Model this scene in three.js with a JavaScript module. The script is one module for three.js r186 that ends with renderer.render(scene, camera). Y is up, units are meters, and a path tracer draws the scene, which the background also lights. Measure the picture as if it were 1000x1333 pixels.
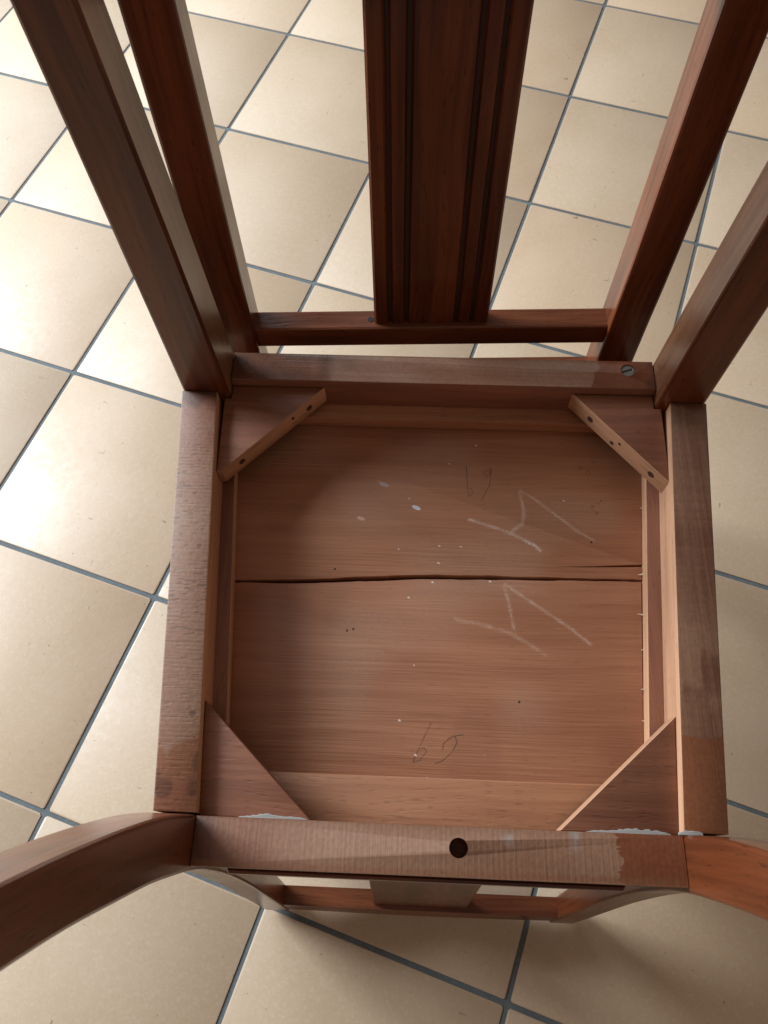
import * as THREE from 'three';
import { mergeGeometries, toCreasedNormals } from 'three/addons/utils/BufferGeometryUtils.js';
import { RectAreaLightUniformsLib } from 'three/addons/lights/RectAreaLightUniformsLib.js';

// ---------------------------------------------------------------- camera, light, exposure
const scene = new THREE.Scene();
const camera = new THREE.PerspectiveCamera(67.37, 0.75, 0.01, 60);
camera.position.set(0, 1.13, 0);
camera.rotation.set(-1.13361, 0, -0.03705, 'XYZ');
camera.focus = 0.74;
camera.userData.fStop = 18;
scene.add(camera);

RectAreaLightUniformsLib.init();
// two windows: one close by on the left, one across the room
for (const [name, at, to, w, h, power, tint = [0.72, 0.89, 1.0]] of [['window_light', [-3.3, 2.0, -2.2], [0.1, 0.4, -0.2], 1.9, 1.7, 38, [0.79, 0.92, 1.0]], ['far_window_light', [-1.75, 2.25, -3.6], [0.0, 0.1, -0.5], 2.2, 1.6, 6.5, [0.66, 0.87, 1.0]]]) {
  const l = new THREE.RectAreaLight(new THREE.Color(...tint), power, w, h);
  l.name = name; l.position.set(...at); l.lookAt(...to); scene.add(l);
}
scene.background = new THREE.Color(0.245, 0.2, 0.157);   // the dim room all round

const renderer = new THREE.WebGLRenderer({ antialias: true });
renderer.toneMapping = THREE.LinearToneMapping;
renderer.toneMappingExposure = 1.0;
renderer.shadowMap.enabled = true;

// ---------------------------------------------------------------- noise
let seed = 12345;
function rnd() { seed = (seed * 1664525 + 1013904223) >>> 0; return seed / 4294967296; }
function hash(x, y, s) {
  let h = Math.imul(x, 374761393) + Math.imul(y, 668265263) + Math.imul(s, 2147483647 ^ 0x5bd1e995);
  h = Math.imul(h ^ (h >>> 13), 1274126177); h ^= h >>> 16;
  return (h >>> 0) / 4294967296;
}
const mod = (a, n) => ((a % n) + n) % n;
function pn(x, y, px, py, s) {                           // periodic value noise, 0..1
  const x0 = Math.floor(x), y0 = Math.floor(y), fx = x - x0, fy = y - y0;
  const sx = fx * fx * (3 - 2 * fx), sy = fy * fy * (3 - 2 * fy);
  const a = mod(x0, px), b = mod(x0 + 1, px), c = mod(y0, py), d = mod(y0 + 1, py);
  const h0 = hash(a, c, s), h1 = hash(b, c, s), h2 = hash(a, d, s), h3 = hash(b, d, s);
  return (h0 + (h1 - h0) * sx) * (1 - sy) + (h2 + (h3 - h2) * sx) * sy;
}
function n2(u, v, fu, fv, s) { return pn(u * fu, v * fv, fu, fv, s); }   // u, v in 0..1 over the tile
const lerp = (a, b, t) => a + (b - a) * t;
const clamp = (x, a = 0, b = 1) => Math.min(b, Math.max(a, x));
const step = (a, b, x) => { const t = clamp((x - a) / (b - a)); return t * t * (3 - 2 * t); };
const mix3 = (a, b, t) => [lerp(a[0], b[0], t), lerp(a[1], b[1], t), lerp(a[2], b[2], t)];
const toS = (c) => (c <= 0.0031308 ? c * 12.92 : 1.055 * Math.pow(c, 1 / 2.4) - 0.055);

function tex(w, h, fn, srgb) {                           // fn(u, v) -> linear rgb; v = 0 is the bottom row
  const d = new Uint8Array(w * h * 4);
  for (let j = 0; j < h; j++) for (let i = 0; i < w; i++) {
    const c = fn((i + 0.5) / w, (j + 0.5) / h), k = (j * w + i) * 4;
    for (let q = 0; q < 3; q++) d[k + q] = Math.round(255 * clamp(srgb ? toS(Math.max(0, c[q])) : c[q]));
    d[k + 3] = 255;
  }
  const t = new THREE.DataTexture(d, w, h);
  t.wrapS = t.wrapT = THREE.RepeatWrapping; t.magFilter = THREE.LinearFilter; t.minFilter = THREE.LinearMipmapLinearFilter; t.generateMipmaps = true;
  if (srgb) t.colorSpace = THREE.SRGBColorSpace;
  t.needsUpdate = true;
  return t;
}
// wood grain running along v on a square tile
function grain(u, v, s) {
  const wob = (n2(u, v, 4, 3, s + 9) - 0.5) * 0.035 + (n2(u, v, 9, 5, s + 8) - 0.5) * 0.012;
  const w = u + wob;
  const broad = n2(w, v, 9, 2, s), mid = n2(w, v, 34, 3, s + 1), fine = n2(w, v, 120, 5, s + 2), hair = n2(w, v, 300, 9, s + 3);
  const cloud = n2(u, v, 5, 5, s + 4);
  const pore = step(0.80, 0.93, n2(w, v, 380, 34, s + 5));
  return { t: clamp(0.3 * broad + 0.27 * mid + 0.2 * fine + 0.1 * hair + 0.13 * cloud), pore, hair, fine };
}
const TW = 0.4;                                          // metres per wood tile
function woodMap(dark, light, s, pores = 0.35) {
  return tex(1024, 1024, (u, v) => {
    const g = grain(u, v, s), c = mix3(dark, light, step(0.2, 0.8, g.t));
    const k = 1 - pores * g.pore;
    return [c[0] * k, c[1] * k, c[2] * k];
  }, true);
}
const grainBump = tex(1024, 1024, (u, v) => { const g = grain(u, v, 40), b = 0.5 + 0.25 * (g.fine - 0.5) + 0.25 * (g.hair - 0.5) - 0.3 * g.pore; return [b, b, b]; });
const smudge = tex(512, 512, (u, v) => {                 // gloss worn unevenly
  const r = 0.34 + 0.16 * (n2(u, v, 4, 4, 71) - 0.5) + 0.14 * (n2(u, v, 13, 9, 72) - 0.5) + 0.08 * (n2(u, v, 60, 20, 73) - 0.5);
  return [r, r, r];
});
for (const t of [grainBump, smudge]) t.repeat.set(1 / TW, 1 / TW);
function wood(map, rough, opt = {}) {
  map.repeat.set(1 / TW, 1 / TW);
  return new THREE.MeshPhysicalMaterial({ map, roughness: rough, bumpMap: grainBump, bumpScale: 0.0004, ...opt });
}
const M = {};
M.stain = wood(woodMap([0.046, 0.0092, 0.003], [0.17, 0.042, 0.0135], 1), 1, { roughnessMap: smudge, specularIntensity: 0.15, clearcoat: 0.75, clearcoatRoughness: 0.22 });
M.paleInner = wood(woodMap([0.11, 0.036, 0.014], [0.27, 0.115, 0.055], 11), 1, { roughnessMap: smudge, specularIntensity: 0.3, clearcoat: 0.6, clearcoatRoughness: 0.28 });   // inner faces of the front legs, coloured lighter than their other sides
M.stainEdge = wood(woodMap([0.085, 0.02, 0.008], [0.2, 0.058, 0.022], 21), 1, { roughnessMap: smudge, specularIntensity: 0.5, clearcoat: 0.3, clearcoatRoughness: 0.25 });
M.groove = wood(woodMap([0.025, 0.009, 0.006], [0.045, 0.016, 0.009], 31), 0.6);
M.raw = wood(woodMap([0.38, 0.175, 0.09], [0.58, 0.30, 0.17], 2, 0.22), 0.72);
M.block = wood(woodMap([0.16, 0.052, 0.026], [0.27, 0.10, 0.054], 3, 0.25), 0.5, { clearcoat: 0.2, clearcoatRoughness: 0.35 });
M.brace = wood(woodMap([0.38, 0.18, 0.095], [0.52, 0.27, 0.155], 4, 0.3), 0.55);
M.steel = new THREE.MeshStandardMaterial({ color: new THREE.Color(0.22, 0.2, 0.18), metalness: 0.5, roughness: 0.5 });
M.dark = new THREE.MeshStandardMaterial({ color: new THREE.Color(0.012, 0.008, 0.006), roughness: 0.9 });
M.glue = new THREE.MeshPhysicalMaterial({ color: new THREE.Color(0.3, 0.28, 0.26), roughness: 0.55 });
M.sliver = new THREE.MeshStandardMaterial({ color: new THREE.Color(0.6, 0.42, 0.27), roughness: 0.8 });

// ---------------------------------------------------------------- underside of the seat rails: one sheet over x -0.27..0.27, z -0.07..0.47
const UX = -0.27, UZ = -0.07, US = 0.54;
function underside(X, Z) {                               // -> colour, height, gloss
  const u = (X - UX) / US, v = (Z - UZ) / US;
  let c, h = 0.5, rough = 0.62;
  const blot = n2(u, v, 14, 14, 101), blot2 = n2(u, v, 45, 45, 102), tiny = n2(u, v, 260, 260, 103);
  const greyed = [0.262, 0.132, 0.08], brown = [0.2, 0.074, 0.034], red = [0.17, 0.045, 0.02], deep = [0.06, 0.022, 0.014];
  const nearRail = Z < 0 && Math.abs(X) < 0.1825, farRail = Z > 0.388;
  if (nearRail) {
    const ph = X * 1500 + 2.2 * n2(u, v, 40, 6, 104) + 5 * n2(u, v, 9, 3, 105);
    const saw = 0.5 + 0.5 * Math.sin(ph), line = n2(u, v, 700, 12, 106);
    c = mix3(greyed, brown, clamp(0.2 + 0.2 * saw * n2(u, v, 20, 8, 107) + 0.6 * (blot - 0.35) + 0.25 * (line - 0.5)));
    h = 0.45 + 0.12 * saw + 0.18 * (line - 0.5) - 0.1 * step(0.8, 0.9, n2(u, v, 200, 160, 108));
    const edge = 0.1335 + 0.006 * (n2(u, v, 50, 120, 109) - 0.5) + 0.004 * (n2(u, v, 20, 420, 110) - 0.5);
    const wet = step(edge, edge + 0.0015, X);            // lacquer brushed over the right end
    if (wet > 0) { c = mix3(c, mix3(red, brown, 0.35 * blot2 + 0.2 * saw * blot), wet); rough = lerp(rough, 0.36, wet); h = lerp(h, 0.5 + 0.08 * saw, wet); }
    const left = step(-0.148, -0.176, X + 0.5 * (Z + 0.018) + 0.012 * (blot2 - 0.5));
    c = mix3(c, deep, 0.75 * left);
    const bl = step(0.45, 0.75, blot) * step(-0.10, -0.14, X);
    c = mix3(c, red, 0.35 * bl);
    c = mix3(c, [0.33, 0.30, 0.28], 0.55 * step(0.62, 0.8, blot2) * step(0.045, 0.03, Math.abs(X - 0.075)) * step(-0.02, -0.006, Z));
    c = mix3(c, brown, 0.7 * step(-0.03, -0.035, Z));
  } else if (farRail) {
    const g = n2(u, v, 5, 190, 111), g2 = n2(u, v, 12, 420, 112);
    c = mix3(greyed, brown, clamp(0.35 + 0.5 * (g - 0.5) + 0.4 * (g2 - 0.5) + 0.7 * (blot - 0.5)));
    h = 0.5 + 0.3 * (g2 - 0.5);
    rough = 0.66;
    const edge = 0.148 + 0.25 * (Z - 0.41) + 0.006 * (n2(u, v, 60, 90, 113) - 0.5);
    const wet = step(edge, edge + 0.0015, X);
    c = mix3(c, mix3(red, brown, 0.55 * blot2), wet); rough = lerp(rough, 0.33, wet);
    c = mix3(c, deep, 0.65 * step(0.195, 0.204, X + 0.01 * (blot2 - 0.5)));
    const left = step(-0.075, -0.125, X + 0.03 * (blot2 - 0.5));
    c = mix3(c, mix3(deep, red, 0.5 * blot2), 0.8 * left); rough = lerp(rough, 0.3, left);
  } else if (X < 0) {
    const ph = Z * 1750 + 3 * n2(u, v, 8, 30, 121) + 6 * n2(u, v, 3, 9, 122);
    const saw = 0.5 + 0.5 * Math.sin(ph), line = n2(u, v, 24, 640, 123), torn = step(0.68, 0.85, n2(u, v, 90, 330, 124));
    c = mix3(greyed, brown, clamp(0.2 + 0.25 * saw + 0.5 * (line - 0.5) + 0.8 * (blot - 0.45)));
    c = mix3(c, deep, 0.35 * torn * step(0.1, 0.16, Z));
    h = 0.5 + 0.12 * saw + 0.2 * (line - 0.5) - 0.3 * torn;
    const far = step(0.312, 0.316, Z + 0.006 * (blot2 - 0.5));
    c = mix3(c, mix3(red, greyed, 0.55 * blot2 + 0.15 * line), 0.75 * far);
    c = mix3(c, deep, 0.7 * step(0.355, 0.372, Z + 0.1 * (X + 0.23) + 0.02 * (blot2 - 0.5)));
    const near = step(0.05, 0.038, Z + 0.012 * (n2(u, v, 120, 20, 126) - 0.5) + 0.02 * (blot2 - 0.5) - 0.02 * step(-0.2, -0.185, X));
    c = mix3(c, mix3(red, [0.22, 0.085, 0.04], blot), 0.75 * near); rough = lerp(rough, 0.36, near);
    c = mix3(c, deep, 0.5 * near * step(0.55, 0.7, blot2));
    c = mix3(c, deep, 0.55 * step(0.0035, 0.0015, Math.hypot(X + 0.196, Z - 0.073)));
  } else {
    const g = n2(u, v, 190, 5, 131), g2 = n2(u, v, 420, 14, 132), cross = n2(u, v, 12, 210, 133);
    c = mix3([0.2, 0.09, 0.05], [0.125, 0.043, 0.021], clamp(0.3 + 0.6 * (g - 0.5) + 0.4 * (g2 - 0.5) + 1.1 * (blot - 0.45) + 0.3 * (cross - 0.5)));
    h = 0.5 + 0.25 * (g2 - 0.5) + 0.12 * (cross - 0.5);
    rough = 0.5;
    const grey = step(0.085, 0.1, Z) * step(0.2, 0.14, Z) * step(0.4, 0.7, n2(u, v, 60, 20, 134));
    c = mix3(c, greyed, 0.55 * grey);
    const edge = 0.0695 + 0.006 * (n2(u, v, 50, 50, 135) - 0.5) + 0.05 * Math.abs(X - 0.203);
    const wet = step(edge + 0.0015, edge, Z);
    c = mix3(c, mix3([0.155, 0.043, 0.017], [0.21, 0.07, 0.029], blot), wet); rough = lerp(rough, 0.34, wet);
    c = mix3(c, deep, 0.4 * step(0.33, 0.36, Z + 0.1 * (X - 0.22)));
  }
  const k = 0.9 + 0.2 * tiny;
  return { c: [c[0] * k, c[1] * k, c[2] * k], h: h + 0.2 * (tiny - 0.5), rough };
}
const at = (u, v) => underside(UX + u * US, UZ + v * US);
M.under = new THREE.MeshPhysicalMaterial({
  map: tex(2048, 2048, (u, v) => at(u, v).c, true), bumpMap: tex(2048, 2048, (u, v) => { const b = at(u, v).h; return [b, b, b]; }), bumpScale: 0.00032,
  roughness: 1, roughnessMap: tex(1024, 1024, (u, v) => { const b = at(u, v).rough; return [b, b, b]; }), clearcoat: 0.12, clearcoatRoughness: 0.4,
});

// ---------------------------------------------------------------- the seat boards seen from below: grain across, chalk, pencil and paint
const BX = -0.22, BZ = -0.03, BS = 0.44;                 // metres covered by the sheet
const boardMap = (() => {
  const N = 2048, cv = document.createElement('canvas'); cv.width = cv.height = N;
  const g = cv.getContext('2d'), id = g.createImageData(N, N), d = id.data;
  for (let j = 0; j < N; j++) for (let i = 0; i < N; i++) {
    const u = (i + 0.5) / N, v = 1 - (j + 0.5) / N, Z = BZ + v * BS, s = Z > 0.213 ? 200 : 230;
    const w = v + 0.02 * (n2(u, v, 3, 5, s) - 0.5) + 0.006 * (n2(u, v, 8, 9, s + 1) - 0.5);
    const t = 0.32 * n2(u, w, 2, 13, s + 2) + 0.25 * n2(u, w, 3, 46, s + 3) + 0.2 * n2(u, w, 6, 170, s + 4) + 0.12 * n2(u, w, 14, 480, s + 5) + 0.11 * n2(u, v, 5, 5, s + 6);
    let c = mix3([0.25, 0.088, 0.039], [0.375, 0.152, 0.077], step(0.05, 0.95, t));
    const fl = step(0.82, 0.95, n2(u, w, 55, 520, s + 7)), sp = step(0.75, 0.9, n2(u, v, 7, 9, s + 8));
    c = mix3(c, [0.2, 0.07, 0.035], 0.35 * fl + 0.25 * sp);
    const dust = step(0.55, 0.9, n2(u, v, 6, 7, 260)) * (0.4 + 0.6 * n2(u, v, 400, 400, 261));
    c = mix3(c, [0.5, 0.36, 0.28], 0.18 * dust);
    const k = (j * N + i) * 4;
    for (let q = 0; q < 3; q++) d[k + q] = 255 * clamp(toS(c[q]));
    d[k + 3] = 255;
  }
  g.putImageData(id, 0, 0);
  const P = ([x, z]) => [((x / 1000 - BX) / BS) * N, (1 - (z / 1000 - BZ) / BS) * N];
  const px = N / BS / 1000;                              // pixels per millimetre
  function stroke(pts, width, rgb, a, rough) {           // a broken, grainy line
    for (let k = 0; k + 1 < pts.length; k++) {
      const [x0, y0] = P(pts[k]), [x1, y1] = P(pts[k + 1]), L = Math.hypot(x1 - x0, y1 - y0), n = Math.ceil(L / 1.2);
      for (let q = 0; q < n; q++) {
        const t = q / n, x = lerp(x0, x1, t), y = lerp(y0, y1, t), f = pn(x / 26, y / 26, 4096, 4096, 300) * 0.9 + 0.25;
        for (let r = 0; r < (rough ? 7 : 2); r++) {
          const o = (rnd() + rnd() - 1) * width * px * 0.6, o2 = (rnd() + rnd() - 1) * width * px * 0.6;
          g.fillStyle = `rgba(${rgb},${(a * f * (0.4 + 0.6 * rnd())).toFixed(3)})`;
          g.fillRect(x + o, y + o2, rough ? 1.6 : 1.9, rough ? 1.6 : 1.9);
        }
      }
    }
  }
  const chalk = [[[29.6, 275.6], [57.5, 266.8], [72, 260.8], [92, 250.4], [97.5, 244.3]], [[70.6, 264], [81.2, 272.4], [83.1, 285.5], [79.5, 308.7]], [[79.5, 308.7], [94.1, 299.1], [111.2, 284.8], [133.6, 266], [148.9, 257]],
    [[16.4, 175.2], [38.7, 171.6], [66.2, 164], [82.4, 154.6], [98.3, 144]], [[61.8, 207.8], [65.7, 193], [69.8, 167]], [[61.9, 210.8], [78.5, 199.4], [94.9, 188.1], [119, 171.5], [138.5, 155.2]]];
  chalk.forEach((s, i) => stroke(s, [4.2, 4.6, 3.8, 5, 4, 4][i], '232,222,216', [0.75, 0.5, 0.42, 0.34, 0.34, 0.45][i], true));
  for (const s of [[[-119, 331.7], [-99.8, 321.8], [-108, 307.8], [-119.7, 300.7]], [[-100, 325.3], [-114.5, 292.4], [-115.6, 277.4]]]) stroke(s, 11, '200,172,160', 0.12, true);
  const pencil = [[[27.7, 334.5], [28.4, 315.5], [29.8, 300.4], [32.8, 302.1], [33.6, 307.2], [30.6, 309.7]], [[51.3, 330], [46.8, 329.9], [44.4, 325.5], [47.4, 322.1], [51.3, 326.6], [51.4, 331.8]], [[52.9, 333.5], [50.3, 312.8], [41.7, 295.7]],
    [[-4, 82], [-11, 67], [-19, 49.1]], [[-19, 49.1], [-13.2, 50.6], [-7.5, 58.3], [-9.5, 61.3], [-12.8, 60]], [[23.7, 73.4], [17.1, 71.8], [12.6, 70.4], [6.7, 65.1], [6.1, 59.4]], [[16.5, 71.8], [18.4, 66.8], [14.6, 59.1], [6.2, 51.3], [-0.3, 48.6]]];
  pencil.forEach((s) => stroke(s, 0.62, '48,26,22', 0.85, false));
  stroke([[47, 327], [50, 325]], 2.4, '70,36,30', 0.3, true);
  function fleck(x, z, a, b, turn, rgb, al) { const [X, Y] = P([x, z]); g.fillStyle = `rgba(${rgb},${al})`; g.beginPath(); g.ellipse(X, Y, a * px, b * px, turn, 0, 7); g.fill(); }
  fleck(-21, 286.2, 4.4, 1.9, 0.4, '205,205,215', 0.9); fleck(-21.5, 286.4, 2.2, 0.9, 0.4, '165,165,185', 0.7);
  fleck(-53.4, 310.4, 5.2, 2.0, 0.35, '170,165,175', 0.6); fleck(-57.5, 313.2, 4, 0.6, 0.6, '190,170,160', 0.4); fleck(-74.2, 273, 4, 1.8, 0.3, '205,165,150', 0.7);
  [[1.8, 246.6], [22.2, 246.5], [1.2, 229.3], [-36.8, 242.1], [-28, 296], [-26.1, 194.3], [-19.6, 131.5], [37.9, 357.7], [-4.3, 210], [-31.1, 82.9], [-16.6, 54.8], [122.3, 298.3], [49.2, 212.6], [-6.5, 36.6], [10.9, 335.7]].forEach(([x, z], i) => fleck(x, z, 0.7 + 1.0 * rnd(), 0.4 + 0.5 * rnd(), 0.3, '215,205,205', 0.85));
  [[-80.9, 160.9], [-75.4, 162.6], [-96, 219.9], [72.4, 102.4], [145.9, 255.3]].forEach(([x, z]) => fleck(x, z, 1, 1.2, 0.4, '40,16,10', 0.85));
  for (let k = 0; k < 5; k++) { const x = -160 + 320 * rnd(), z = 10 + 340 * rnd(); fleck(x, z, 0.3 + 0.6 * rnd(), 0.3, rnd() * 3, rnd() < 0.6 ? '60,26,16' : '210,190,180', 0.5); }
  [[150, 292], [157, 297], [153, 286], [148, 330], [142, 334], [155, 341]].forEach(([x, z]) => { for (let q = 0; q < 7; q++) fleck(x + 5 * (rnd() - 0.5), z + 5 * (rnd() - 0.5), 0.9, 0.4, rnd() * 3, '80,34,22', 0.45); });
  const t = new THREE.CanvasTexture(cv); t.colorSpace = THREE.SRGBColorSpace; t.magFilter = THREE.LinearFilter;
  return t;
})();
const boardBump = tex(1024, 1024, (u, v) => { const b = 0.5 + 0.3 * (n2(u, v, 6, 170, 234) - 0.5) + 0.3 * (n2(u, v, 14, 480, 235) - 0.5); return [b, b, b]; });
M.board = new THREE.MeshPhysicalMaterial({ map: boardMap, bumpMap: boardBump, bumpScale: 0.0006, roughness: 0.55, clearcoat: 0.1, clearcoatRoughness: 0.4 });

// ---------------------------------------------------------------- geometry helpers
const V = (x, y, z) => new THREE.Vector3(x, y, z);
function loft(rings, crease = 0.3) {                     // closed rings of [x, y, z], capped; uv: round the section, along y
  const p = [], uv = [], n = rings[0].length, per = [0];
  for (let k = 0; k < n; k++) { const a = rings[0][k], b = rings[0][(k + 1) % n]; per.push(per[k] + Math.hypot(a[0] - b[0], a[1] - b[1], a[2] - b[2])); }
  const off = rnd() * 0.4, offv = rnd() * 0.4;
  const put = (q, u) => { p.push(...q); uv.push(u + off, q[1] + offv); };
  for (let j = 0; j + 1 < rings.length; j++) for (let k = 0; k < n; k++) {
    const a = rings[j][k], b = rings[j][(k + 1) % n], c = rings[j + 1][(k + 1) % n], d = rings[j + 1][k];
    put(a, per[k]); put(c, per[k + 1]); put(b, per[k + 1]); put(a, per[k]); put(d, per[k]); put(c, per[k + 1]);
  }
  for (const [r, flip] of [[rings[0], false], [rings[rings.length - 1], true]]) {
    const c = r.reduce((s, q) => [s[0] + q[0] / n, s[1] + q[1] / n, s[2] + q[2] / n], [0, 0, 0]);
    for (let k = 0; k < n; k++) { const a = r[k], b = r[(k + 1) % n]; for (const q of flip ? [c, b, a] : [c, a, b]) { p.push(...q); uv.push(q[0] + off, q[2] + offv); } }
  }
  const g = new THREE.BufferGeometry();
  g.setAttribute('position', new THREE.Float32BufferAttribute(p, 3)); g.setAttribute('uv', new THREE.Float32BufferAttribute(uv, 2));
  const e = V(0, 0, 0), f = V(0, 0, 0); let vol = 0;     // turn faces outwards
  for (let i = 0; i < p.length; i += 9) { const a = V(p[i], p[i + 1], p[i + 2]); e.set(p[i + 3], p[i + 4], p[i + 5]); f.set(p[i + 6], p[i + 7], p[i + 8]); vol += a.dot(e.cross(f)); }
  if (vol < 0) for (const name of ['position', 'uv']) { const a = g.getAttribute(name), s = a.itemSize; for (let i = 0; i < a.count; i += 3) for (let q = 0; q < s; q++) { const t = a.array[(i + 1) * s + q]; a.array[(i + 1) * s + q] = a.array[(i + 2) * s + q]; a.array[(i + 2) * s + q] = t; } }
  return toCreasedNormals(g, crease);
}
function rect(x0, x1, y, z0, z1, c = 0.003) {            // a section with chamfered corners
  return [[x0 + c, y, z0], [x1 - c, y, z0], [x1 - c * 0.3, y, z0 + c * 0.3], [x1, y, z0 + c], [x1, y, z1 - c], [x1 - c * 0.3, y, z1 - c * 0.3], [x1 - c, y, z1], [x0 + c, y, z1], [x0 + c * 0.3, y, z1 - c * 0.3], [x0, y, z1 - c], [x0, y, z0 + c], [x0 + c * 0.3, y, z0 + c * 0.3]];
}
function boxUV(g, along) {                               // uv in metres, the grain along an axis
  g = g.index ? g.toNonIndexed() : g;
  const p = g.attributes.position, uv = new Float32Array(p.count * 2), a = V(0, 0, 0), b = V(0, 0, 0), c = V(0, 0, 0), off = [rnd() * 0.4, rnd() * 0.4];
  for (let i = 0; i < p.count; i += 3) {
    a.fromBufferAttribute(p, i); b.fromBufferAttribute(p, i + 1); c.fromBufferAttribute(p, i + 2);
    const n = b.clone().sub(a).cross(c.clone().sub(a)), m = [Math.abs(n.x), Math.abs(n.y), Math.abs(n.z)], k = m.indexOf(Math.max(...m));
    const rest = [0, 1, 2].filter((q) => q !== k), va = rest.includes(along) ? along : rest[1], ua = rest.find((q) => q !== va);
    [a, b, c].forEach((q, j) => { const s = [q.x, q.y, q.z]; uv[(i + j) * 2] = s[ua] + off[0]; uv[(i + j) * 2 + 1] = s[va] + off[1]; });
  }
  g.setAttribute('uv', new THREE.BufferAttribute(uv, 2));
  return g;
}
function planUV(g, x0, z0, s) { const p = g.attributes.position, uv = new Float32Array(p.count * 2); for (let i = 0; i < p.count; i++) { uv[i * 2] = (p.getX(i) - x0) / s; uv[i * 2 + 1] = (p.getZ(i) - z0) / s; } g.setAttribute('uv', new THREE.BufferAttribute(uv, 2)); return g; }
function split(g, pick) {                                // reorder triangles into material groups: pick(normal, centre) -> slot
  g = g.index ? g.toNonIndexed() : g;
  const p = g.attributes.position, lists = [], a = V(0, 0, 0), b = V(0, 0, 0), c = V(0, 0, 0);
  for (let i = 0; i < p.count; i += 3) {
    a.fromBufferAttribute(p, i); b.fromBufferAttribute(p, i + 1); c.fromBufferAttribute(p, i + 2);
    const n = b.clone().sub(a).cross(c.clone().sub(a)).normalize(), m = a.clone().add(b).add(c).divideScalar(3), s = pick(n, m);
    (lists[s] ??= []).push(i);
  }
  const out = new THREE.BufferGeometry(); let start = 0;
  for (const name of Object.keys(g.attributes)) { const at = g.attributes[name], d = []; for (const l of lists) for (const i of l ?? []) for (let q = 0; q < 3 * at.itemSize; q++) d.push(at.array[i * at.itemSize + q]); out.setAttribute(name, new THREE.Float32BufferAttribute(d, at.itemSize)); }
  lists.forEach((l, s) => { out.addGroup(start, l.length * 3, s); start += l.length * 3; });
  return out;
}
// a board cut to a plan outline of [x, z], between two heights, with broken edges
function plan(pts, y0, y1, bevel = 0.0012, holes = []) {
  const sh = new THREE.Shape(pts.map(([x, z]) => new THREE.Vector2(x, -z)));
  for (const [x, z, r] of holes) { const h = new THREE.Path(); h.absarc(x, -z, r, 0, Math.PI * 2, true); sh.holes.push(h); }
  const g = new THREE.ExtrudeGeometry(sh, { depth: y1 - y0 - 2 * bevel, bevelEnabled: bevel > 0, bevelThickness: bevel, bevelSize: bevel, bevelOffset: -bevel, bevelSegments: 2, curveSegments: 24 });
  g.rotateX(-Math.PI / 2); g.translate(0, y0 + bevel, 0);
  return g;
}
function part(name, g, m, parent, label) {
  const o = new THREE.Mesh(g, m); o.name = name; o.castShadow = o.receiveShadow = true; parent.add(o);
  if (label) o.userData.label = label;
  return o;
}
function piece(name, parent) { const o = new THREE.Group(); o.name = name; parent.add(o); return o; }

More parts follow.
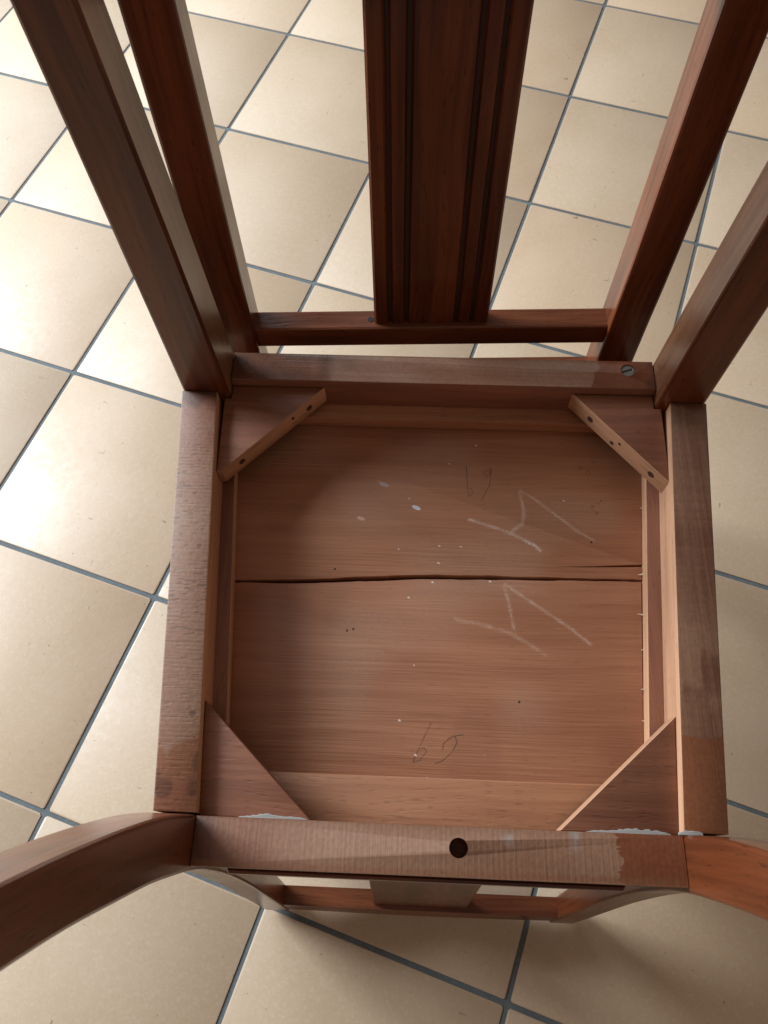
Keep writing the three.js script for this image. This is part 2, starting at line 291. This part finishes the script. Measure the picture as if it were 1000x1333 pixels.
// ---------------------------------------------------------------- the floor of square tiles
const T = 0.33054, YAW = 21.7396 * Math.PI / 180, GO = [-0.36309, -2.17649];
const floor = new THREE.Group(); floor.name = 'floor';
floor.userData = { kind: 'structure', label: 'beige square ceramic floor tiles with blue-grey grout' };
scene.add(floor);
{
  const grout = new THREE.PlaneGeometry(14, 14); grout.rotateX(-Math.PI / 2);
  const gm = tex(512, 512, (u, v) => { const k = 0.75 + 0.5 * (0.5 * n2(u, v, 18, 18, 401) + 0.5 * n2(u, v, 140, 140, 402)); return [0.108 * k, 0.119 * k, 0.126 * k]; }, true);
  gm.repeat.set(40, 40);
  part('grout', grout, new THREE.MeshStandardMaterial({ map: gm, roughness: 0.85 }), floor).position.y = -0.0016;
  const speck = (tint, s) => tex(1024, 1024, (u, v) => {
    const cl = n2(u, v, 3, 3, s) * 0.6 + n2(u, v, 8, 8, s + 1) * 0.4, gr = 0.5 * n2(u, v, 110, 110, s + 2) + 0.5 * n2(u, v, 300, 300, s + 3);
    let c = mix3([0.46, 0.312, 0.2], [0.52, 0.368, 0.255], step(0.15, 0.85, cl * 0.65 + gr * 0.35));
    c = mix3(c, [0.42, 0.25, 0.13], 0.22 * step(0.62, 0.85, gr));
    c = mix3(c, [0.66, 0.58, 0.45], 0.10 * step(0.6, 0.85, n2(u, v, 190, 190, s + 4)));
    const spot = step(0.965, 0.99, n2(u, v, 70, 70, s + 5));
    c = mix3(c, [0.12, 0.08, 0.06], 0.7 * spot);
    return [c[0] * tint[0], c[1] * tint[1], c[2] * tint[2]];
  }, true);
  const rg = tex(512, 512, (u, v) => { const r = 0.5 + 0.12 * (n2(u, v, 5, 5, 420) - 0.5) + 0.14 * (n2(u, v, 60, 60, 421) - 0.5); return [r, r, r]; });
  const bp = tex(1024, 1024, (u, v) => { const r = 0.6 * n2(u, v, 12, 12, 430) + 0.25 * n2(u, v, 70, 70, 431) + 0.15 * n2(u, v, 240, 240, 432); return [r, r, r]; });
  for (const t of [rg, bp]) t.repeat.set(2, 2);
  const mats = [[1, 1, 1], [1.02, 0.995, 0.97], [0.975, 0.98, 0.985]].map((t, i) => { const m = speck(t, 440 + 20 * i); m.repeat.set(2, 2); return new THREE.MeshPhysicalMaterial({ map: m, roughness: 1, roughnessMap: rg, bumpMap: bp, bumpScale: 0.00015, clearcoat: 0.3, clearcoatRoughness: 0.48 }); });
  const h = (T - 0.0066) / 2, geos = [];
  for (let k = 0; k < 6; k++) {
    const j = () => (rnd() - 0.5) * 0.0012, c = 0.0025;
    const g = plan([[-h + j(), -h + c], [-h + c, -h + j()], [h - c, -h + j()], [h + j(), -h + c], [h + j(), h - c], [h - c, h + j()], [-h + c, h + j()], [-h + j(), h - c]], -0.009, 0, 0.0011);
    geos.push(toCreasedNormals(planUV(g.toNonIndexed ? (g.index ? g.toNonIndexed() : g) : g, rnd(), rnd(), 1), 0.7));
  }
  const c = Math.cos(YAW), s = Math.sin(YAW);
  let n = 0;
  for (let a = -4; a <= 8; a++) for (let b = -2; b <= 11; b++) {
    const A = a + 0.5, B = b + 0.5, x = GO[0] + T * (A * c - B * s), z = GO[1] + T * (A * s + B * c);
    if (Math.abs(x) > 1.75 || z < -2.7 || z > 1.1) continue;
    const t = part('tile' + (n ? '_' + String(n).padStart(3, '0') : ''), geos[(rnd() * 6) | 0], mats[(rnd() * 3) | 0], floor); n++;
    t.position.set(x, (rnd() - 0.5) * 0.0005, z); t.rotation.y = -YAW;
  }
}

// ---------------------------------------------------------------- the chair, built standing upright: back at -z, front at +z
const UB = 0.37, RB = 0.411, PB = 0.426, ST = 0.44;      // underside of the rails, of the seat frame, of the boards; seat top
function table(rows, y) { let i = 0; while (i + 2 < rows.length && y > rows[i + 1][0]) i++; const a = rows[i], b = rows[i + 1], t = (y - a[0]) / (b[0] - a[0]), t2 = t; return a.map((q, k) => lerp(q, b[k], t2)); }
// y, outer x, inner x, back z, front z
const POST = [[0, 0.214, 0.184, -0.095, -0.064], [0.08, 0.2145, 0.1835, -0.08, -0.0455], [0.15, 0.215, 0.183, -0.067, -0.031], [0.22, 0.215, 0.1825, -0.057, -0.0185], [0.28, 0.215, 0.182, -0.049, -0.0095], [0.33, 0.215, 0.182, -0.0445, -0.0045], [0.37, 0.215, 0.182, -0.0415, -0.002], [0.41, 0.215, 0.182, -0.040, -0.001], [0.44, 0.215, 0.182, -0.0405, -0.002], [0.50, 0.2148, 0.1818, -0.0435, -0.0065], [0.60, 0.2135, 0.180, -0.053, -0.0195], [0.70, 0.2115, 0.1775, -0.0655, -0.0355], [0.80, 0.2085, 0.175, -0.0785, -0.0515], [0.868, 0.206, 0.173, -0.087, -0.0625]];
let SHAPE = { lean: 1, xi: 0, xo: 0, taper: 1, flare: 0.0925 };                // how one chair of the pair differs from the other
function smoothPost(y) {
  const r = curve(y), b = curve(ST), up = Math.max(0, y - ST);
  if (up > 0) for (const k of [3, 4]) r[k] = b[k] + (r[k] - b[k]) * (y > 0.47 ? lerp(1, SHAPE.lean, step(0.44, 0.56, y)) : 1);
  const t = clamp(up / 0.428) * SHAPE.taper;
  r[1] = 0.2155 - 0.016 * t + SHAPE.xo; r[2] = 0.182 - 0.015 * t + SHAPE.xi;
  return r;
}
function curve(y) {                                      // Catmull-Rom through the table
  let i = 0; while (i + 2 < POST.length && y > POST[i + 1][0]) i++;
  const a = POST[Math.max(0, i - 1)], b = POST[i], c = POST[i + 1], d = POST[Math.min(POST.length - 1, i + 2)], h = c[0] - b[0], t = (y - b[0]) / h;
  return b.map((q, k) => {
    if (k === 0) return y;
    const m0 = ((c[k] - a[k]) / (c[0] - a[0])) * h, m1 = ((d[k] - b[k]) / (d[0] - b[0])) * h, t2 = t * t, t3 = t2 * t;
    return (2 * t3 - 3 * t2 + 1) * b[k] + (t3 - 2 * t2 + t) * m0 + (-2 * t3 + 3 * t2) * c[k] + (t3 - t2) * m1;
  });
}
const backZ = (y) => { const r = smoothPost(y); return (r[3] + r[4]) / 2; };
function screwHead(name, r, parent, pos, mat = M.steel) {
  const sh = new THREE.Shape(); sh.absarc(0, 0, r, 0, Math.PI * 2, false);
  const slot = new THREE.Path([[-r * 0.82, -r * 0.13], [-r * 0.82, r * 0.13], [r * 0.82, r * 0.13], [r * 0.82, -r * 0.13]].map((q) => new THREE.Vector2(...q))); sh.holes.push(slot);
  const g = new THREE.ExtrudeGeometry(sh, { depth: 0.0015, bevelEnabled: true, bevelThickness: 0.0004, bevelSize: 0.0004, bevelOffset: -0.0004, bevelSegments: 1, curveSegments: 20 });
  const base = new THREE.CylinderGeometry(r, r, 0.001, 20).toNonIndexed(); base.rotateX(Math.PI / 2); base.translate(0, 0, -0.0006);
  const o = part(name, mergeGeometries([g, base]), mat, parent); o.position.copy(pos); return o;
}
function buildChair(shape) {
  SHAPE = shape;
  const FL = shape.flare, fo = 0.2155 + FL * 0.3778;
  const root = new THREE.Group(); root.name = 'wooden_chair';
  // the two back posts: sabre leg below, upright above, one curved piece of wood
  for (const s of [-1, 1]) {
    const rings = []; for (let k = 0; k <= 56; k++) { const y = 0.868 * k / 56, [, xo, xi, z0, z1] = smoothPost(y); rings.push(rect(Math.min(s * xo, s * xi), Math.max(s * xo, s * xi), y, z0, z1, 0.0028)); }
    part('back_post', loft(rings), M.stain, root);
  }
  // straight front legs
  for (const s of [-1, 1]) {
    const rings = []; for (let k = 0; k <= 10; k++) { const y = RB * k / 10, t = Math.pow(1 - k / 10, 1.2), xi = fo - 0.0455 + 0.009 * t, xo = fo - 0.0005 + 0.001 * t; rings.push(rect(Math.min(s * xo, s * xi), Math.max(s * xo, s * xi), y, 0.378 + 0.001 * t, 0.4245 - 0.008 * t, 0.0026)); }
    part('front_leg', split(loft(rings), (n) => (n.x * s < -0.95 ? 1 : 0)), [M.stain, M.paleInner], root);
  }
  // four rails under the seat, their lower faces left rough
  const rail = (pts, along, out, holes, slots) => {
    let g = toCreasedNormals(boxUV(plan(pts, UB, RB, 0.0012, holes), along), 0.5);
    g = split(g, (n, m) => (n.y < -0.8 ? 0 : n.dot(out) > 0.4 ? 1 : 2));
    const uv = g.attributes.uv, p = g.attributes.position, grp = g.groups.find((q) => q.materialIndex === 0);
    for (let i = grp.start; i < grp.start + grp.count; i++) uv.setXY(i, (p.getX(i) - UX) / US, (p.getZ(i) - UZ) / US);
    return part('seat_rail', g, slots ?? [M.under, M.stain, M.raw], root);
  };
  const side = (s) => [[s * 0.2155, -0.0005], [s * fo, 0.3778], [s * (fo - 0.034), 0.3778], [s * 0.1825, -0.0005]];
  rail(side(-1).reverse(), 2, V(-1, 0, 0)); rail(side(1), 2, V(1, 0, 0));
  const hole = [0.0156, -0.0174, 0.0082], sink = [0.1795, 0.4135, 0.0078];
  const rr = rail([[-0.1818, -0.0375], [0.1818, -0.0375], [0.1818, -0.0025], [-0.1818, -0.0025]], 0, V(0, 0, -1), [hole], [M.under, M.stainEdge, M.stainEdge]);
  const well = new THREE.CylinderGeometry(0.0084, 0.0084, 0.004, 20); well.translate(hole[0], UB + 0.0165, hole[1]); part('hole_bottom', well, M.stainEdge, rr);
  if (shape.lip) { const lip = boxUV(plan([[-0.156, -0.0418], [0.139, -0.0418], [0.141, -0.0377], [-0.158, -0.0377]], 0.386, RB, 0.002), 0); part('rail_strip', toCreasedNormals(lip, 0.5), M.stain, rr); }
  const fr = rail([[-fo + 0.0457, 0.3925], [fo - 0.0457, 0.3925], [fo - 0.0457, 0.4245], [-fo + 0.0457, 0.4245]], 0, V(0, 0, 1), [sink], [M.under, M.stain, M.block]);
  const sc = screwHead('screw', 0.0070, fr, V(sink[0], UB + 0.0028, sink[1])); sc.rotation.set(Math.PI / 2, 0, 0.35);
  const cup = new THREE.CylinderGeometry(0.008, 0.008, 0.002, 20); cup.translate(sink[0], UB + 0.0050, sink[1]); part('screw_seat', cup, M.dark, fr);
  // seat: a rebated frame with boards let into it
  const seat = piece('seat', root);
  const inX = (z) => 0.170 + FL * Math.max(0, z);    // inner edge of the seat frame
  const outX = (z) => 0.2165 + FL * z;
  const fz0 = 0.0355, fz1 = 0.3765;
  for (const s of [-1, 1]) {
    const q = [[s * outX(0), 0], [s * outX(0.428), 0.428], [s * inX(0.428), 0.428], [s * inX(0), 0]];
    part('frame_bar', split(toCreasedNormals(boxUV(plan(s > 0 ? q : q.reverse(), RB + 0.0002, ST, 0.001), 2), 0.5), (n) => (n.y < -0.8 ? 0 : n.x * s > 0.4 || n.y > 0.8 ? 1 : 2)), [M.block, M.stain, M.raw], seat);
  }
  for (const [z0, z1, o] of [[-0.0115, fz0, -1], [fz1, 0.4278, 1]]) {
    const q = [[-inX(z0) + 0.0003, z0], [inX(z0) - 0.0003, z0], [inX(z1) - 0.0003, z1], [-inX(z1) + 0.0003, z1]];
    part('frame_bar', split(toCreasedNormals(boxUV(plan(q, RB + 0.0002, ST - 0.0002, 0.001), 0), 0.5), (n) => (n.y > 0.8 || n.z * o > 0.4 ? 1 : 0)), [M.board2, M.stain], seat);
  }
  // boards: an open joint runs across, wider in the middle, and one short split runs in from the right
  const gapZ = (x) => { const P = [[-0.2, 0.2045], [-0.175, 0.2052], [-0.121, 0.207], [-0.085, 0.2097], [-0.0065, 0.2152], [0.05, 0.2163], [0.12, 0.2172], [0.205, 0.2182]]; return table(P, x)[1]; };
  const wav = (x, s) => 0.0005 * (pn(x * 150 + 50, 3, 999, 9, s) - 0.5) + 0.0008 * (pn(x * 40 + 50, 5, 999, 9, s) - 0.5);
  const half = (x) => 0.0012 + 0.0011 * step(0.2, -0.02, x) * step(-0.22, -0.08, x);
  const ex = (z) => inX(z) - 0.0004, nearB = [], farB = [];
  const xs = []; for (let k = 0; k <= 90; k++) xs.push(k / 90);
  nearB.push([-ex(fz0), fz0 + 0.0003], [ex(fz0), fz0 + 0.0003]);
  for (const t of xs) { const w = ex(0.211), x = w - 2 * w * t; nearB.push([x, gapZ(x) - half(x) + wav(x, 500)]); }
  const sZ = (x) => table([[0.1, 0.2287], [0.1154, 0.2293], [0.1512, 0.2306], [0.205, 0.2338]], x)[1];
  const sW = (x) => 0.0011 * step(0.112, 0.19, x);
  for (const t of xs) { const w = ex(0.217), x = -w + 2 * w * t; farB.push([x, gapZ(x) + half(x) + wav(x, 510)]); }
  for (let k = 0; k <= 16; k++) { const x = lerp(ex(0.233), 0.112, k / 16); farB.push([x, sZ(x) - sW(x) + wav(x, 520) * 0.4]); }
  for (let k = 1; k <= 16; k++) { const x = lerp(0.112, ex(0.235), k / 16); farB.push([x, sZ(x) + sW(x) + 0.0001 + wav(x, 521) * 0.4]); }
  farB.push([ex(fz1), fz1 - 0.0003], [-ex(fz1), fz1 - 0.0003]);
  for (const q of [nearB, farB]) part('seat_board', toCreasedNormals(planUV(plan(q, PB, ST - 0.001, 0.0004), BX, BZ, BS), 0.5), M.board, seat);
  // splinters and nail points along the right edge of the boards
  for (const [z, len, r] of [[0.2235, 0.0055, 0.0012], [0.185, 0.007, 0.001], [0.152, 0.003, 0.0008], [0.117, 0.0035, 0.0008], [0.09, 0.003, 0.0007], [0.292, 0.003, 0.0009]]) {
    const g = new THREE.ConeGeometry(r, len, 6); g.rotateZ(Math.PI / 2); g.rotateY(0.3 * (rnd() - 0.5)); part('splinter', g, M.sliver, seat).position.set(inX(z) - len * 0.45, PB - 0.0012, z);
  }
  // corner blocks
  const block = (raw, hyp, edge) => {
    const pts = raw.map(([x, z]) => [x + Math.sign(x) * (FL - 0.0925) * Math.max(0, z), z]);
    const c = pts.reduce((a, q) => [a[0] + q[0] / 3, a[1] + q[1] / 3], [0, 0]);
    let area = 0; pts.forEach((q, k) => { const w = pts[(k + 1) % pts.length]; area += q[0] * w[1] - w[0] * q[1]; });
    const g = split(toCreasedNormals(boxUV(plan(area > 0 ? pts : pts.slice().reverse(), 0.3805, 0.4035, 0.0012), 0), 0.5), (n) => (n.dot(hyp) > 0.5 ? 1 : 0));
    return part('corner_block', g, [M.block, edge], root);
  };
  const blocks = [];
  blocks.push(block([[-0.114, 0.3918], [-0.2035, 0.297], [-0.2085, 0.297], [-0.2112, 0.3774], [-0.2046, 0.3774], [-0.2046, 0.3918]], V(0.75, 0, -0.65), M.brace));
  blocks.push(block([[0.127, 0.3918], [0.2105, 0.296], [0.2113, 0.3774], [0.2046, 0.3774], [0.2046, 0.3918]], V(-0.75, 0, -0.65), M.brace));
  blocks.push(block([[0.0925, -0.0021], [0.1897, 0.0865], [0.1825, -0.0004], [0.1815, -0.0021]], V(-0.68, 0, 0.73), M.brace));
  blocks.push(block([[-0.0965, -0.0021], [-0.1897, 0.0855], [-0.1825, -0.0004], [-0.1815, -0.0021]], V(0.68, 0, 0.73), M.block));
  // screws and nails through the long face of the front blocks
  for (const [b, p0, p1, ts] of [[blocks[0], [-0.114, 0.3918], [-0.2035, 0.297], [[0.17, 0.5, 1], [0.33, 0.3, 0.4], [0.83, 0.45, 1]]], [blocks[1], [0.127, 0.3918], [0.2105, 0.296], [[0.22, 0.5, 1], [0.46, 0.72, 0.6], [0.52, 0.35, 0.3], [0.84, 0.45, 1]]]]) {
    const d = V(p1[0] - p0[0], 0, p1[1] - p0[1]), n = V(d.z, 0, -d.x).normalize(); if (n.z > 0) n.negate();
    for (const [t, h, k] of ts) {
      const g = new THREE.CylinderGeometry(0.0028 * k + 0.0006, 0.0028 * k + 0.0006, 0.0012, 14); g.rotateX(Math.PI / 2);
      const o = part(k > 0.5 ? 'screw' : 'nail', g, k > 0.5 ? M.screwDark : M.dark, b); o.position.set(p0[0] + d.x * t, 0.3815 + 0.021 * h, p0[1] + d.z * t).addScaledVector(n, -0.0002); o.lookAt(o.position.clone().add(n));
    }
  }
  // dried glue along the back rail
  const glue = (x0, x1, z0, y, w, s, name = 'glue') => {
    const sh = [], n = 40; for (let k = 0; k <= n; k++) { const x = lerp(x0, x1, k / n); sh.push([x, z0 - 0.0015]); }
    for (let k = n; k >= 0; k--) { const x = lerp(x0, x1, k / n), f = Math.sin(Math.PI * k / n); sh.push([x, z0 + (0.0012 + w * Math.pow(0.6 * pn(x * 90 + 40, 2, 999, 9, s) + 0.4 * pn(x * 420 + 40, 2, 999, 9, s + 1), 1.5)) * Math.sqrt(Math.max(0.02, f))]); }
    part(name, toCreasedNormals(plan(sh.reverse(), y - 0.0009, y + 0.0006, 0.0005), 1.2), M.glue, root);
  };
  glue(0.112, 0.176, -0.0022, 0.3803, 0.0042, 601); glue(-0.152, -0.098, -0.0022, 0.3803, 0.0034, 603); glue(0.178, 0.196, -0.0008, 0.3698, 0.0025, 607);
  // lower cross rail, splat and top rail of the back
  const bar = (y0, y1, t0, t1, m, x, name, arch = 0) => {
    const g = new THREE.BoxGeometry(1, 1, 1, 24, 4, 1), p = g.attributes.position, c = 0.002;
    for (let i = 0; i < p.count; i++) { const fx = p.getX(i), fy = p.getY(i) + 0.5, fz = p.getZ(i), top = y1 + arch * (1 - 4 * fx * fx), y = lerp(y0, top, fy), r = smoothPost(y), mid = (r[3] + r[4]) / 2; p.setXYZ(i, fx * 2 * (x(y)), y, mid + t0 + fz * t1); }
    const fl = g.toNonIndexed(); return part(name, toCreasedNormals(boxUV(fl, 0), 0.5), m, root);
  };
  const roundBar = (y0, y1, zf, zb, xh, name, m) => {    // section in y-z swept along x with rounded arrises
    const c = 0.003, rings = []; for (let k = 0; k <= 12; k++) { const x = lerp(-xh, xh, k / 12); rings.push([[y0 + c, zb], [y0 + c * .3, zb + c * .3], [y0, zb + c], [y0, zf - c], [y0 + c * .3, zf - c * .3], [y0 + c, zf], [y1 - c, zf], [y1 - c * .3, zf - c * .3], [y1, zf - c], [y1, zb + c], [y1 - c * .3, zb + c * .3], [y1 - c, zb]].map(([y, z]) => [x, y, z])); }
    return part(name, boxUV(loft(rings, 0.3), 0), m, root);
  };
  roundBar(0.470, 0.498, backZ(0.484) + 0.0135, backZ(0.484) - 0.0115, 0.1818, 'cross_rail', M.stainEdge);
  bar(0.815, 0.858, 0, 0.022, M.stainEdge, (y) => smoothPost(y)[2] + 0.0004, 'top_rail', 0.014);
  const w = 0.0578, sp = [], prof = [[-w, -0.002], [-w + 0.002, 0], [-0.0452, 0], [-0.0437, -0.0018], [-0.0425, -0.0034], [-0.0402, -0.0034], [-0.0386, -0.0002], [-0.0285, -0.0002], [-0.0268, -0.0034], [-0.0238, -0.0034], [-0.022, 0]];
  const ring0 = [...prof, ...prof.slice().reverse().map(([x, z]) => [-x, z]), [w, -0.012], [w - 0.002, -0.014], [-w + 0.002, -0.014], [-w, -0.012]];
  for (let k = 0; k <= 22; k++) { const y = lerp(0.4975, 0.826, k / 22), zc = backZ(y) + 0.0075; sp.push(ring0.map(([x, z]) => [x, y, zc + z])); }
  part('splat', split(loft(sp, 0.35), (n, m) => { const zc = backZ(clamp(m.y, 0.498, 0.825)) + 0.0075; return m.z - zc < -0.0027 && m.z - zc > -0.0042 && n.z > 0.5 && Math.abs(m.x) < 0.05 ? 1 : 0; }), [M.stain, M.groove], root);
  const mort = new THREE.CylinderGeometry(0.0032, 0.0032, 0.0012, 12); mort.translate(-0.0618, 0.4978, backZ(0.49) + 0.0015); part('mortise_gap', mort, M.dark, root);
  return root;
}
M.board2 = wood(woodMap([0.265, 0.095, 0.042], [0.385, 0.165, 0.082], 5, 0.25), 0.55);
M.screwDark = new THREE.MeshStandardMaterial({ color: new THREE.Color(0.07, 0.035, 0.025), roughness: 0.5, metalness: 0.2 });

// chair frame on the floor plan: origin, and the axes the upper chair is set by
const TH = -4.2 * Math.PI / 180, OX = 0.0315, OZ = -0.0322;
const ex = V(Math.cos(TH), 0, -Math.sin(TH)), ez = V(Math.sin(TH), 0, Math.cos(TH));
const upper = buildChair({ lean: 1, xi: 0, xo: 0, taper: 1, flare: 0.0925, lip: true });
const lower = buildChair({ lean: 0.5, xi: -0.002, xo: 0.003, taper: -0.1, flare: 0.012 }); lower.name = 'wooden_chair_001';
upper.rotation.set(Math.PI, TH, 0, 'YXZ');
upper.position.set(OX, 0.8802, OZ);
upper.userData = { label: 'upside-down dark wooden chair with legs in the air and underside of its seat showing', category: 'chair', group: 'stacked wooden chairs' };
lower.rotation.y = TH + 2.36 * Math.PI / 180;
lower.position.set(OX, 0, OZ).addScaledVector(ex, -0.0105).addScaledVector(ez, -0.4585);
lower.userData = { label: 'upright dark wooden chair underneath, with grooved back splat and uprights standing behind', category: 'chair', group: 'stacked wooden chairs' };
scene.add(upper, lower);

renderer.render(scene, camera);
